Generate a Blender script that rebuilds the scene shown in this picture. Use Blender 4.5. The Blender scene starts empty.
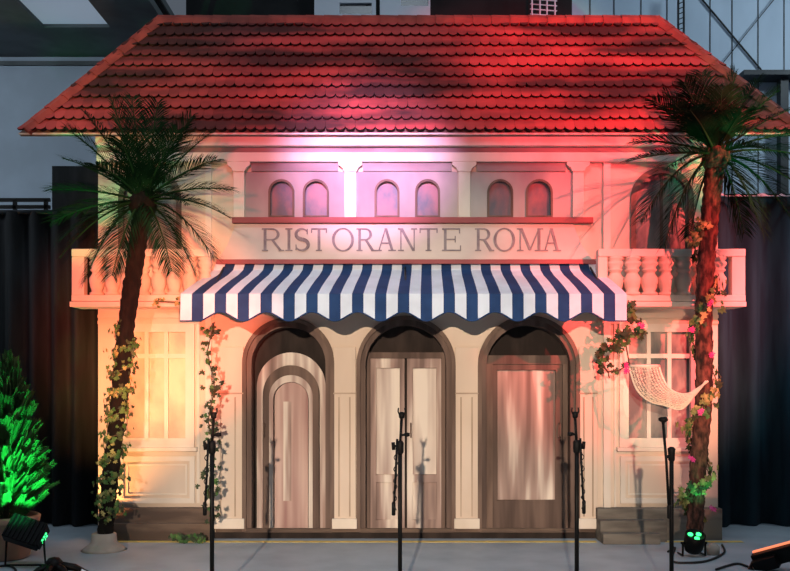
import bpy, bmesh, math, random
from mathutils import Vector, Matrix
from mathutils.geometry import tessellate_polygon
rnd = random.Random(7)
C = bpy.context.scene.collection
sc = bpy.context.scene
PI = math.pi

# ------------------------------------------------------------------ camera, world, lights, exposure
cam_d = bpy.data.cameras.new('camera'); cam = bpy.data.objects.new('camera', cam_d); C.objects.link(cam)
cam.location = (0, -9, 1.6); cam.rotation_euler = (PI/2, 0, 0)
cam_d.sensor_width = 36; cam_d.lens = 900/790*36; cam_d.shift_y = 92.5/790
cam_d.clip_end = 200
sc.camera = cam
sc.view_settings.view_transform = 'Standard'; sc.view_settings.look = 'None'
sc.view_settings.gamma = 1; sc.view_settings.exposure = 0.0
W = bpy.data.worlds.new('hall_ambience'); sc.world = W; W.use_nodes = True
bg = W.node_tree.nodes['Background']; bg.inputs[0].default_value = (0.42, 0.50, 0.62, 1); bg.inputs[1].default_value = 0.20

def spot(name, loc, aim, energy, color, size_deg, blend=0.6, radius=0.1):
    d = bpy.data.lights.new(name, 'SPOT'); d.energy = energy; d.color = color
    d.spot_size = math.radians(size_deg); d.spot_blend = blend; d.shadow_soft_size = radius
    o = bpy.data.objects.new(name, d); C.objects.link(o); o.location = loc
    o.rotation_euler = (Vector(aim)-Vector(loc)).to_track_quat('-Z', 'Y').to_euler()
    return o
spot('front_key_spot', (-1.9, -24, 4.6), (0.05, 0, 0.85), 20500, (1.0, 0.76, 0.575), 15.6, 0.8, 0.12)
spot('lilac_spot', (-0.6, -10, 6.0), (-0.28, 0, 3.78), 12500, (0.95, 0.50, 1.0), 11.5, 1.0, 0.1)
spot('red_spot_roof', (3.5, -9, 5.0), (1.9, 0.1, 4.75), 7200, (1.0, 0.04, 0.06), 21, 1.0, 0.08)
spot('red_spot_roof_left', (-3.5, -9, 5.0), (-0.7, 0.1, 4.15), 3000, (1.0, 0.08, 0.09), 19, 1.0, 0.08)
spot('orange_spot_roof_left', (-5.0, -8, 4.0), (-2.7, 0.1, 4.4), 1800, (1.0, 0.35, 0.15), 16, 1.0, 0.08)
spot('red_spot_wing', (6.6, -8.6, 5.2), (2.8, 0, 2.65), 10000, (1.0, 0.085, 0.075), 22, 0.8, 0.05)
spot('orange_spot_wing', (0.95, -12, 1.6), (-2.42, 0, 2.15), 13500, (1.0, 0.16, 0.075), 12.5, 0.9, 0.08)
spot('yellow_spot_wing', (0.95, -12, 1.6), (-2.65, 0, 1.45), 5600, (1.0, 0.56, 0.20), 8.5, 1.0, 0.08)
spot('orange_uplight', (-2.90, -0.36, 0.10), (-2.88, 0.0, 1.3), 70, (1.0, 0.40, 0.12), 110, 0.9, 0.04)
spot('peach_spot_wing', (0.8, -12, 1.5), (2.95, 0, 1.50), 5600, (1.0, 0.50, 0.34), 9.5, 1.0, 0.08)
spot('olive_wing_fill', (0.95, -12, 2.2), (-2.35, 0, 3.2), 3000, (1.0, 0.85, 0.45), 10, 1.0, 0.08)  # added wash to lift the upper left wing
spot('pink_uplight', (2.98, -0.40, 0.10), (3.0, 0.0, 1.5), 7, (1.0, 0.30, 0.22), 110, 0.9, 0.04)
def area(name, loc, aim, energy, color, size):
    d = bpy.data.lights.new(name, 'AREA'); d.energy = energy; d.color = color; d.shape = 'DISK'; d.size = size
    o = bpy.data.objects.new(name, d); C.objects.link(o); o.location = loc
    o.rotation_euler = (Vector(aim)-Vector(loc)).to_track_quat('-Z', 'Y').to_euler()
area('added_floor_fill', (0, -5.5, 9.5), (0, -5.5, 0), 230, (.72, .86, 1.0), 3.0)  # added overhead fill, no fixture there: lifts the floor and drapes
area('added_wall_fill_left', (-6.6, -1.2, 5.4), (-4.6, 2.6, 4.2), 50, (.80, .92, 1.0), 1.0)  # added unseen fill that brightens the left hall wall
area('added_wall_fill_right', (7.2, -1.2, 7.0), (4.4, 2.6, 5.6), 110, (.76, .92, 1.0), 1.0)  # added unseen fill for the cladding at right
spot('green_uplight', (-2.95, -1.75, 0.34), (-3.52, -0.95, 1.0), 260, (0.02, 1.0, 0.22), 62, 0.8, 0.05)
spot('green_palm_spot', (-4.4, -3.2, 0.4), (-3.1, -0.6, 3.15), 620, (0.05, 1.0, 0.32), 17, 0.8, 0.05)
spot('green_palm_uplight', (2.79, -0.99, 0.34), (2.80, -0.60, 0.8), 8, (0.05, 1.0, 0.35), 70, 0.8, 0.03)
spot('green_crown_fill_right', (5.6, -5.5, 1.2), (3.35, -0.6, 3.75), 2000, (0.10, 1.0, 0.45), 15, 1.0, 0.05)  # added off-stage stand-in for the foot lamp's green on the crown
spot('blue_curtain_spot', (5.6, -5, 4.6), (3.9, 0.7, 2.2), 900, (0.25, 0.62, 0.75), 24, 0.9, 0.1)

# ------------------------------------------------------------------ helpers
def s_at(Y): return 900.0/(9.0+Y)
def wp(px, py, Y):            # a point of the place seen at px,py that stands at depth Y
    s = s_at(Y); return Vector(((px-395)/s, Y, 1.6+(378-py)/s))
def wx(px, Y=0): return (px-395)/s_at(Y)
def wz(py, Y=0): return 1.6+(378-py)/s_at(Y)

class MB:
    def __init__(s): s.v = []; s.f = []; s.mi = []; s.cur = 0; s.smooth = []; s.sm = False
    def add(s, vs, fs):
        b = len(s.v); s.v += [tuple(v) for v in vs]
        for f in fs:
            s.f.append([i+b for i in f]); s.mi.append(s.cur); s.smooth.append(s.sm)
        return s
    def box(s, x0, x1, y0, y1, z0, z1):
        return s.add([(x0,y0,z0),(x1,y0,z0),(x1,y1,z0),(x0,y1,z0),(x0,y0,z1),(x1,y0,z1),(x1,y1,z1),(x0,y1,z1)],
              [(0,1,5,4),(1,2,6,5),(2,3,7,6),(3,0,4,7),(4,5,6,7),(3,2,1,0)])
    def prism(s, outer, y0, y1, holes=()):
        loops = [list(outer)]+[list(h) for h in holes]
        flat = [p for l in loops for p in l]; n = len(flat)
        tris = tessellate_polygon([[Vector((p[0],p[1],0)) for p in l] for l in loops])
        vs = [(p[0],y0,p[1]) for p in flat]+[(p[0],y1,p[1]) for p in flat]
        fs = []
        for t in tris:
            a,b,c = t
            A = (flat[b][0]-flat[a][0])*(flat[c][1]-flat[a][1])-(flat[b][1]-flat[a][1])*(flat[c][0]-flat[a][0])
            if A < 0: a,b,c = c,b,a
            fs += [(a,b,c),(c+n,b+n,a+n)]
        k = 0
        for l in loops:
            m = len(l); 
            for i in range(m):
                a, b = k+i, k+(i+1)%m
                fs.append((b,a,a+n,b+n))
            k += m
        return s.add(vs, fs)
    def ring(s, outer, inner, y0, y1):
        return s.prism(outer, y0, y1, [inner])
    def tube(s, pts, rad, n=8, cap=True):
        pts = [Vector(p) for p in pts]
        if not hasattr(rad, '__len__'): rad = [rad]*len(pts)
        old = s.sm; s.sm = True
        rings = []; prev = None; vs = []
        for i, p in enumerate(pts):
            t = (pts[min(i+1,len(pts)-1)]-pts[max(i-1,0)])
            t = t.normalized() if t.length > 1e-9 else Vector((0,0,1))
            if prev is None:
                a = Vector((0,0,1)) if abs(t.z) < .9 else Vector((1,0,0))
                u = t.cross(a).normalized()
            else:
                u = (prev - t*prev.dot(t)); u = u.normalized() if u.length > 1e-6 else t.orthogonal().normalized()
            prev = u; w = t.cross(u)
            for k in range(n):
                a = 2*PI*k/n; vs.append(p+(u*math.cos(a)+w*math.sin(a))*rad[i])
        fs = []
        for i in range(len(pts)-1):
            for k in range(n):
                a=i*n+k; b=i*n+(k+1)%n; fs.append((a,b,b+n,a+n))
        if cap:
            fs.append(tuple(range(n-1,-1,-1))); fs.append(tuple((len(pts)-1)*n+k for k in range(n)))
        s.add(vs, fs); s.sm = old; return s
    def lathe(s, prof, c=(0,0,0), n=16, M=None):
        old = s.sm; s.sm = True
        vs = []; fs = []
        for r, z in prof:
            for k in range(n):
                a = 2*PI*k/n; v = Vector((r*math.cos(a), r*math.sin(a), z))
                if M is not None: v = M @ v
                vs.append(v+Vector(c))
        for i in range(len(prof)-1):
            for k in range(n):
                a=i*n+k; b=i*n+(k+1)%n; fs.append((a,b,b+n,a+n))
        fs.append(tuple(range(n-1,-1,-1))); fs.append(tuple((len(prof)-1)*n+k for k in range(n)))
        s.add(vs, fs); s.sm = old; return s
    def build(s, name, mats, parent=None, bevel=0):
        me = bpy.data.meshes.new(name)
        off = root_loc(parent)
        me.from_pydata([(v[0]-off[0], v[1]-off[1], v[2]-off[2]) for v in s.v], [], s.f)
        if not isinstance(mats, (list, tuple)): mats = [mats]
        for m in mats: me.materials.append(m)
        me.polygons.foreach_set('material_index', s.mi)
        me.polygons.foreach_set('use_smooth', s.smooth)
        me.update()
        o = bpy.data.objects.new(name, me); C.objects.link(o)
        if parent is not None: o.parent = parent
        if bevel:
            b = o.modifiers.new('bevel', 'BEVEL'); b.width = bevel; b.segments = 2; b.limit_method = 'ANGLE'
        return o
def root_loc(o):
    v = Vector((0,0,0))
    while o is not None: v = v+o.location; o = o.parent
    return v
def thing(name, label, cat, loc, group=None):
    o = bpy.data.objects.new(name, None); C.objects.link(o); o.location = loc
    o.empty_display_size = .1
    return tag(o, label, cat, group)
def tag(o, label, cat, group=None):
    o['label'] = label; o['category'] = cat
    if group: o['group'] = group
    return o
def struct(o): o['kind'] = 'structure'; return o
def copy_tree(o, parent=None):
    c = o.copy(); C.objects.link(c)
    if parent is not None: c.parent = parent
    for ch in [x for x in o.children]: copy_tree(ch, c)
    return c
def arch(cx, w, z0, z1, n=20, rise=None):
    r = w/2; h = r if rise is None else rise; zs = z1-h
    return [(cx-r, z0), (cx+r, z0)] + [(cx+r*math.cos(PI*i/n), zs+h*math.sin(PI*i/n)) for i in range(n+1)]
def rect(x0, x1, z0, z1): return [(x0,z0),(x1,z0),(x1,z1),(x0,z1)]

# ------------------------------------------------------------------ materials
def mat(name, c1, c2=None, scale=(1,1,1), nscale=3.0, lo=.35, hi=.65, rough=.8, detail=4, bump=0, c3=None, metal=0, spec=.3):
    m = bpy.data.materials.new(name); m.use_nodes = True; nt = m.node_tree; n = nt.nodes; b = n['Principled BSDF']
    b.inputs['Roughness'].default_value = rough; b.inputs['Metallic'].default_value = metal
    b.inputs['Specular IOR Level'].default_value = spec
    if c2 is None:
        c2 = tuple(x*.8 for x in c1)
    tc = n.new('ShaderNodeTexCoord'); mp = n.new('ShaderNodeMapping'); mp.inputs['Scale'].default_value = scale
    nz = n.new('ShaderNodeTexNoise'); nz.inputs['Scale'].default_value = nscale; nz.inputs['Detail'].default_value = detail
    cr = n.new('ShaderNodeValToRGB'); e = cr.color_ramp.elements
    e[0].position = lo; e[1].position = hi; e[0].color = (*c1,1); e[1].color = (*c2,1)
    if c3 is not None:
        x = e.new((lo+hi)/2); x.color = (*c3,1)
    L = nt.links.new
    L(tc.outputs['Object'], mp.inputs['Vector']); L(mp.outputs[0], nz.inputs['Vector']); L(nz.outputs['Fac'], cr.inputs[0]); L(cr.outputs[0], b.inputs['Base Color'])
    if bump:
        bp = n.new('ShaderNodeBump'); bp.inputs['Strength'].default_value = bump; bp.inputs['Distance'].default_value = .02
        L(nz.outputs['Fac'], bp.inputs['Height']); L(bp.outputs[0], b.inputs['Normal'])
    return m
def emit(name, col, st):
    m = bpy.data.materials.new(name); m.use_nodes = True; b = m.node_tree.nodes['Principled BSDF']
    b.inputs['Base Color'].default_value = (*col,1); b.inputs['Emission Color'].default_value = (*col,1); b.inputs['Emission Strength'].default_value = st
    return m
M = {}
M['cream'] = mat('cream_scenic_paint', (.74,.62,.50), (.60,.49,.39), (1,1,.35), 2.2, .35, .75, .85)
M['bay'] = mat('mauve_grey_scenic_paint', (.27,.24,.245), (.50,.44,.41), (.9,1,.5), 1.6, .38, .66, .85)
M['piermould'] = mat('tan_painted_line', (.40,.30,.22), (.50,.39,.30), (1,1,.5), 3, .4, .6, .85)
M['white'] = mat('off_white_scenic_paint', (.78,.70,.60), (.66,.58,.48), (1,1,.5), 3, .4, .7, .8)
M['wing'] = mat('wing_scenic_paint', (.74,.62,.50), (.60,.50,.40), (1,1,.3), 1.8, .35, .75, .85)
M['shadowgrey'] = mat('grey_painted_shade_band', (.24,.20,.20), (.36,.31,.30), (.4,1,1), 3, .4, .6, .85)  # grey paint renders the shade of the frieze and cornice groove
M['redband'] = mat('dusty_red_painted_band', (.36,.10,.10), (.28,.08,.08), (.5,1,1), 3, .4, .6, .8)
M['brown'] = mat('brown_scenic_paint', (.20,.14,.11), (.11,.075,.06), (3,3,.5), 3, .35, .7, .85)
M['dark'] = mat('black_brown_scenic_paint', (.020,.015,.013), (.045,.033,.028), (2,2,.6), 3, .4, .7, .9)
M['doorstreak'] = mat('streaked_door_paint', (.20,.14,.12), (.80,.72,.62), (5,3,.40), 1.7, .34, .66, .75, 2, 0, (.40,.29,.25))
M['doorbrown'] = mat('worn_brown_door_paint', (.085,.058,.048), (.18,.125,.10), (5,3,.4), 1.8, .35, .65, .8, 2)
M['doorrose'] = mat('rose_brown_door_paint', (.60,.44,.38), (.30,.15,.14), (5,3,.35), 1.5, .38, .66, .8, 2)
M['doorcream'] = mat('smeared_cream_door_paint', (.82,.75,.65), (.36,.25,.22), (5,3,.4), 1.6, .40, .72, .8, 2)
M['glassgrey'] = mat('grey_painted_pane', (.11,.12,.15), (.30,.15,.16), (2.4,2.4,1.6), 2.2, .38, .62, .5)
M['winpane'] = mat('painted_window_pane', (.70,.60,.44), (.52,.40,.30), (1.2,1.2,.9), 3.0, .38, .66, .5)
M['winpane_dark'] = mat('dim_painted_window_pane', (.10,.12,.12), (.34,.31,.27), (2.0,2,.7), 2.6, .40, .62, .4)
M['plinth'] = mat('brown_plinth_paint', (.17,.12,.09), (.10,.07,.055), (.6,2,3), 3, .4, .6, .85)
M['plinth_grey'] = mat('grey_brown_step_paint', (.20,.18,.15), (.12,.105,.09), (.6,2,3), 3, .4, .6, .85)
M['blue'] = mat('navy_awning_canvas', (.015,.055,.17), (.010,.04,.13), (1,1,1), 4, .4, .6, .8)
M['canvas'] = mat('white_awning_canvas', (.70,.80,.92), (.62,.71,.82), (1,1,1), 4, .4, .6, .8)
M['letters'] = mat('grey_sign_lettering', (.20,.16,.17), (.28,.23,.24), (2,2,2), 6, .4, .6, .7)
M['sign'] = mat('pale_sign_board', (.66,.56,.50), (.50,.42,.38), (.6,1,1), 2.2, .4, .75, .8)
M['black'] = mat('black_metal', (.003,.003,.003), (.005,.005,.005), (1,1,1), 8, .4, .6, .5, spec=.15)
M['grip'] = mat('black_plastic', (.004,.004,.004), (.007,.007,.007), (1,1,1), 8, .4, .6, .6, spec=.15)
M['trunk'] = mat('palm_bark', (.003,.0025,.002), (.010,.007,.005), (6,6,2.5), 4, .38, .66, .95, 5, .8)
M['trunk_red'] = mat('brown_palm_bark', (.022,.012,.009), (.16,.065,.045), (6,6,2.5), 4, .38, .66, .95, 5, .8)
M['frond'] = mat('palm_leaf', (.003,.016,.007), (.009,.036,.014), (1,1,1), 5, .4, .6, .7, spec=.06)
M['rachis'] = mat('palm_rib', (.012,.045,.014), (.008,.03,.010), (1,1,1), 5, .4, .6, .7, spec=.1)
M['ivy'] = mat('ivy_leaf', (.035,.11,.025), (.09,.19,.05), (1,1,1), 9, .4, .6, .6)
M['ivydark'] = mat('dark_ivy_leaf', (.018,.03,.012), (.05,.075,.03), (1,1,1), 9, .4, .6, .6)
M['yleaf'] = mat('yellowing_vine_leaf', (.10,.14,.035), (.42,.36,.13), (1,1,1), 9, .4, .6, .6)
M['stem'] = mat('vine_stem', (.05,.04,.02), (.08,.06,.03), (1,1,1), 9, .4, .6, .8)
M['flower'] = mat('magenta_petal', (.55,.03,.20), (.70,.08,.30), (1,1,1), 9, .4, .6, .6)
M['conifer'] = mat('conifer_foliage', (.035,.075,.02), (.09,.14,.04), (1,1,1), 6, .4, .6, .8)
M['terracotta'] = mat('terracotta_clay', (.55,.30,.21), (.46,.25,.17), (1,1,1), 4, .4, .6, .8)
M['rope'] = mat('white_cotton_cord', (.80,.72,.58), (.70,.62,.50), (1,1,1), 9, .4, .6, .8)
M['curtain'] = mat('black_stage_drape', (.012,.013,.014), (.020,.021,.023), (3,3,.5), 3, .4, .6, .95)
M['curtain_blue'] = mat('dark_blue_stage_drape', (.016,.040,.052), (.010,.024,.034), (3,3,.4), 3, .4, .6, .95)
M['floor'] = mat('grey_stage_floor', (.38,.45,.50), (.30,.36,.41), (1,1,1), 2.5, .4, .7, .55)
M['tape'] = mat('yellow_floor_tape', (.80,.60,.16), (.66,.50,.15), (2,1,1), 4, .4, .6, .6)
M['wallgrey'] = mat('blue_grey_hall_wall', (.44,.52,.62), (.40,.47,.56), (1,1,1), 2, .4, .6, .9)
M['walldark'] = mat('charcoal_hall_wall', (.012,.013,.014), (.020,.021,.022), (1,1,1), 2, .4, .6, .9)
M['soffit'] = mat('grey_soffit_paint', (.14,.16,.17), (.11,.125,.13), (1,1,1), 2, .4, .6, .9)
M['framewhite'] = mat('white_window_frame', (.80,.86,.95), (.72,.78,.86), (1,1,1), 2, .4, .6, .6)
M['darkglass'] = mat('dark_window_glass', (.05,.06,.065), (.035,.04,.045), (1,1,1), 2, .4, .6, .15)
M['sheet'] = mat('blue_grey_metal_cladding', (.48,.60,.74), (.42,.53,.66), (1,1,.4), 1.6, .4, .6, .7)
M['steel'] = mat('dark_steel', (.04,.045,.05), (.03,.034,.04), (1,1,1), 4, .4, .6, .5, metal=.3)
M['wrap'] = mat('white_pot_wrap', (.42,.38,.33), (.34,.31,.27), (1,1,1), 5, .4, .6, .9)
M['rubber'] = mat('black_cable_rubber', (.012,.012,.012), (.02,.02,.02), (1,1,1), 4, .4, .6, .6)
M['greenled'] = emit('lit_green_led_lens', (.05,1.0,.25), 2.2)
M['orangeled'] = emit('lit_orange_led_strip', (1.0,.26,.12), 1.1)
M['skylight'] = emit('lit_skylight_glass', (.34,.44,.56), .42)
# roof tile paint: clay red broken by dark horizontal smudges, each tile a slightly different tone
def roof_mat():
    m = mat('red_roof_tile_paint', (.055,.020,.018), (.40,.066,.060), (.45,1,1.9), 1.6, .40, .60, .8)
    nt = m.node_tree; n = nt.nodes; b = n['Principled BSDF']; cr = [x for x in n if x.type=='VALTORGB'][0]
    at = n.new('ShaderNodeAttribute'); at.attribute_name = 'tone'
    mx = n.new('ShaderNodeMix'); mx.data_type = 'RGBA'; mx.blend_type = 'MULTIPLY'; mx.inputs[0].default_value = 1
    nt.links.new(cr.outputs[0], mx.inputs[6]); nt.links.new(at.outputs['Color'], mx.inputs[7]); nt.links.new(mx.outputs[2], b.inputs['Base Color'])
    return m
M['roof'] = roof_mat()
M['tileedge'] = mat('painted_shade_tile_edge', (.030,.010,.008), (.05,.016,.012), (2,2,2), 3, .4, .6, .9)  # dark edge faces colour in the shade line below each tile row
M['ridge'] = mat('red_ridge_tile_paint', (.36,.075,.055), (.24,.052,.04), (2,2,2), 3, .4, .6, .8)

# ------------------------------------------------------------------ hall (structure)
struct(MB().box(-14, 14, -30, 3.2, -.1, 0).build('floor', M['floor']))
YB = 2.6
def bx(px): return wx(px, YB)
def bz(py): return wz(py, YB)
struct(MB().box(-9, bx(186), YB, YB+.15, 0, bz(57)).build('wall_left', M['wallgrey']))
struct(MB().box(bx(186), bx(572), YB, YB+.15, 0, 8).build('wall_back', M['walldark']))
struct(MB().box(bx(572), 9, YB, YB+.15, 0, 8).build('wall_right', M['sheet']))
struct(MB().box(-9, bx(186), YB-.04, YB, bz(66), bz(62)).build('trim_1', M['soffit']))
# low soffit over the left side with one roof light
zc = bz(57)
sk = [(-4.15, 1.62), (-3.36, 1.62), (-3.36, .82), (-3.95, .82)]
m = MB()
for (x0,x1,y0,y1) in ((-9,-4.15,.2,YB+.15), (-3.36,bx(186),.2,YB+.15), (-4.15,-3.36,1.62,YB+.15), (-4.15,-3.36,.2,.55)):
    m.box(x0,x1,y0,y1,zc,zc+.3)
struct(m.build('ceiling', M['soffit']))
struct(MB().box(-4.15,-3.36,.55,1.62,zc+.04,zc+.06).build('window_1', M['skylight']))
struct(MB().box(-2.62,-2.56,.2,YB,zc-.03,zc).build('trim_2', M['walldark']))
# pale window frames high in the middle
def hall_window(n, px0, px1, panes):
    z0, z1 = bz(24), 7.2
    holes = [rect(bx(a), bx(b), bz(c), bz(d)) for a,b,c,d in panes]
    w = struct(MB().prism(rect(bx(px0), bx(px1), z0, z1), YB-.10, YB-.02, holes).build('window_%d' % n, M['framewhite']))
    for a,b,c,d in panes:
        MB().box(bx(a)-.01, bx(b)+.01, YB-.05, YB-.025, bz(c)-.01, bz(d)+.01).build('pane', M['darkglass'], w)
hall_window(2, 315, 376, [(340,372,17,6)])
hall_window(3, 380, 430, [(401,428,9,-6)])
# cladding seams
k = 0
m = MB()
for px in (641, 667, 710, 732, 758, 784, 812, 590, 614):
    m.box(bx(px)-.006, bx(px)+.006, YB-.008, YB, 2.5, 8)
struct(m.build('trim_3', M['steel']))
# rigging in front of the cladding
def two(a, b, r, name, label, cat, mt):
    return tag(MB().tube([a,b], r, 8).build(name, mt), label, cat)
two(wp(700,-3,YB-.025), wp(768,78,YB-.025), .012, 'brace_cable', 'dark diagonal brace running down right across the blue cladding', 'cable', M['steel'])
two(wp(776,-3,YB-.045), wp(722,64,YB-.045), .006, 'brace_cable', 'thinner dark brace crossing down left on the blue cladding', 'cable', M['steel'])
b = MB(); z = bz(80)
b.box(bx(735), 9, YB-.30, YB-.0, z-.03, z+.03); b.box(bx(778)-.05, bx(778)+.05, YB-.2, YB-.08, 0, z-.03)
tag(b.build('steel_beam', M['steel']), 'dark horizontal steel beam across the hall behind the right palm', 'beam')
c = MB()
for dx in (-.035, .035): c.tube([wp(681,110,YB-.25)+Vector((dx,0,0)), wp(681,-8,YB-.25)+Vector((dx,0,0))], .014, 6)
for i in range(22):
    p = wp(681, 108-i*5.2, YB-.25); c.tube([p+Vector((-.035,0,0)), p+Vector((.035,0,.03))], .007, 5)
tag(c.build('rigging_ladder', M['steel']), 'narrow dark rigging ladder hanging behind the right roof slope', 'rigging')
c = MB()
for px in (532, 540, 547, 555): c.tube([wp(px,30,YB-.2), wp(px,-8,YB-.2)], .012, 5)
for i in range(7): c.tube([wp(530,-6+i*5,YB-.2), wp(557,-4+i*5,YB-.2)], .008, 5)
tag(c.build('lighting_truss', M['framewhite']), 'pale lattice truss piece above the roof ridge', 'rigging')
# drapes with folds
def drape(name, x0, x1, Y, z1, mt, label, amp=.07, per=.24):
    n = int((x1-x0)/.02); vs=[]; fs=[]
    for i in range(n+1):
        x = x0+(x1-x0)*i/n
        y = Y+amp*(math.sin(2*PI*x/per)+.5*math.sin(2*PI*x/(per*2.7)+1))
        for z, k in ((0.005,1.15),(z1*.5,1.0),(z1,.8)): vs.append((x, Y+(y-Y)*k, z))
    for i in range(n):
        for j in range(2): a=i*3+j; fs.append((a,a+3,a+4,a+1))
    mb = MB(); mb.sm = True; mb.add(vs, fs)
    t = thing(name, label, 'curtain', (x0, Y, 0))
    o = mb.build('cloth', mt, t); so = o.modifiers.new('thick','SOLIDIFY'); so.thickness = .008
    MB().tube([(x0-.02,Y,z1+.0),(x1+.02,Y,z1+.0)], .025, 8).build('rail', M['steel'], t)
    return t
drape('stage_curtain', -7.0, -3.05, .75, wz(212,.75), M['curtain'], 'black pleated stage curtain beside the left palm')
drape('stage_curtain', 3.30, 7.2, .75, wz(196,.75), M['curtain_blue'], 'dark blue pleated stage curtain beside the right palm', .08, .36)
h = MB(); top_ = []; zt0 = wz(196.2,.62)
for i in range(80):
    x = 3.4+i*.045; top_.append((x, zt0+rnd.choice((.004,.006,.022,.026))))
h.prism([(3.4,zt0-.003),(3.4+79*.045,zt0-.003)]+top_[::-1], .60, .63)
tag(h.build('curtain_tape', M['framewhite']), 'broken white tape strip along the top of the blue curtain', 'tape')
# dark partition with railing behind the left curtain
b = MB(); Y=1.5
b.box(wx(52,Y), wx(105,Y), Y, Y+.1, 0, wz(166,Y))
tag(b.build('partition_panel', M['curtain']), 'black upright panel rising behind the left palm crown', 'panel')
b = MB()
for py in (200, 207): b.box(-6, wx(50,Y), Y-.02, Y+.02, wz(py,Y)-.02, wz(py,Y)+.02)
for px in (-20, 15, 46): b.box(wx(px,Y)-.02, wx(px,Y)+.02, Y-.02, Y+.02, 0, wz(200,Y))
tag(b.build('railing', M['black']), 'black double rail in front of the grey hall wall at left', 'railing')

# ------------------------------------------------------------------ facade
F = thing('restaurant_facade', 'painted cream restaurant front with three arched doorways and two wings on the stage', 'facade', (.12, 0, 0))
XL, XR, WL, WR = -1.80, 2.02, -2.97, 3.23
doors = [(-1.065, .87, 2.18), (.11, .94, 2.20), (1.335, .97, 2.20)]
DZ = .07
small = [(281.5,23), (316,23), (387,22), (427.5,22), (500,23), (539,24)]
zs0, zs1 = wz(217), wz(181)
holes = [arch(cx, w, DZ, zt, 28) for cx,w,zt in doors]+[arch(wx(p), w/100, zs0, zs1, 14) for p,w in small]
MB().prism(rect(XL, XR, .03, 4.1), 0, .06, holes).build('centre_wall', M['cream'], F)
# lower black kick strip
MB().box(XL+.005, XR-.025, -.028, .05, 0, .029).box(XL+.005, XR-.025, -.034, -.001, .029, .062).build('kick_strip', M['dark'], F)
MB().box(XL+.01, XR-.01, -.03, 0, .063, .10).build('skirting', M['plinth'], F)
# upper bays: painted panels between the pilasters, with their window openings
pil = [(239.5, 11), (350.5, 12), (464, 12), (577.5, 11)]
pedge = [(wx(p-w/2), wx(p+w/2)) for p,w in pil]
bays = [(XL+.05, pedge[0][0], []), (pedge[0][1], pedge[1][0], small[0:2]), (pedge[1][1], pedge[2][0], small[2:4]), (pedge[2][1], pedge[3][0], small[4:6]), (pedge[3][1], XR-.08, [])]
for a,b,ws in bays:
    MB().prism(rect(a+.004, b-.004, wz(217.5)-.001, wz(172)), -.008, 0, [arch(wx(p), w/100+.001, zs0+.001, zs1, 14) for p,w in ws]).build('bay_panel', M['bay'] if ws else M['cream'], F)
for p,w in small:
    cx = wx(p); wd = w/100
    o = MB().prism(arch(cx, wd+.03, zs0-.002, zs1+.015, 14), -.022, -.004, [arch(cx, wd-.012, zs0+.012, zs1-.008, 14)]).build('arched_window', M['brown'], F)
    MB().prism(arch(cx, wd-.002, zs0, zs1-.001, 14), .028, .04).build('pane', M['glassgrey'], o)
for (a,b) in pedge:
    p_ = MB().box(a, b, -.045, 0, wz(218), wz(172)).build('pilaster', M['white'], F, .006)
    MB().prism([(a-.06,wz(163)),(a-.06,wz(166)),(a-.02,wz(169)),(a-.005,wz(172.4)),(b+.005,wz(172.4)),(b+.02,wz(169)),(b+.06,wz(166)),(b+.06,wz(163))], -.055, 0).build('capital', M['white'], p_, .004)
m = MB()
for i in range(3):
    a, b = pedge[i][1]+.065, pedge[i+1][0]-.065
    m.box(a, b, -.02, 0, wz(171.5), wz(163.5))
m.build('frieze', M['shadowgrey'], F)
# entablature across the whole front
MB().box(WL-.0, WR+.0, -.05, 0, wz(162.8), wz(153.5)).build('architrave', M['white'], F, .006)
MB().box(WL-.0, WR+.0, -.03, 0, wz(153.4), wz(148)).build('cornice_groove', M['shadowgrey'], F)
MB().box(WL-.0, WR+.0, -.09, 0, wz(147.9), wz(138)).build('cornice', M['white'], F, .008)
MB().box(WL-.0, WR+.0, -.06, 0, wz(137.9), 4.06).build('eaves_shade_band', M['redband'], F)  # red strip paints in the roof's shadow along the wall top
MB().box(wx(233), wx(592), -.07, -.001, wz(224), wz(218.2)).build('sill_band', M['redband'], F, .006)
# piers between the doorways
def pier(px0, px1):
    a, b = wx(px0), wx(px1); w = b-a
    o = MB().box(a, b, -.03, 0, .10, wz(347)).build('pier', M['cream'], F, .006)
    m = MB()
    for q in (.22, .70):
        m.box(a+w*q, a+w*q+.014, -.038, -.03, .22, wz(397))
    m.box(a, b, -.042, -.03, wz(394), wz(392.6))
    m.build('pier_moulding', M['piermould'], o)
    MB().box(a-.012, b+.012, -.06, -.0, .10, .20).build('base_block', M['white'], o, .006)
for a,b in ((214,244),(333.5,356),(455,478),(578.5,597)): pier(a,b)
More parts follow.
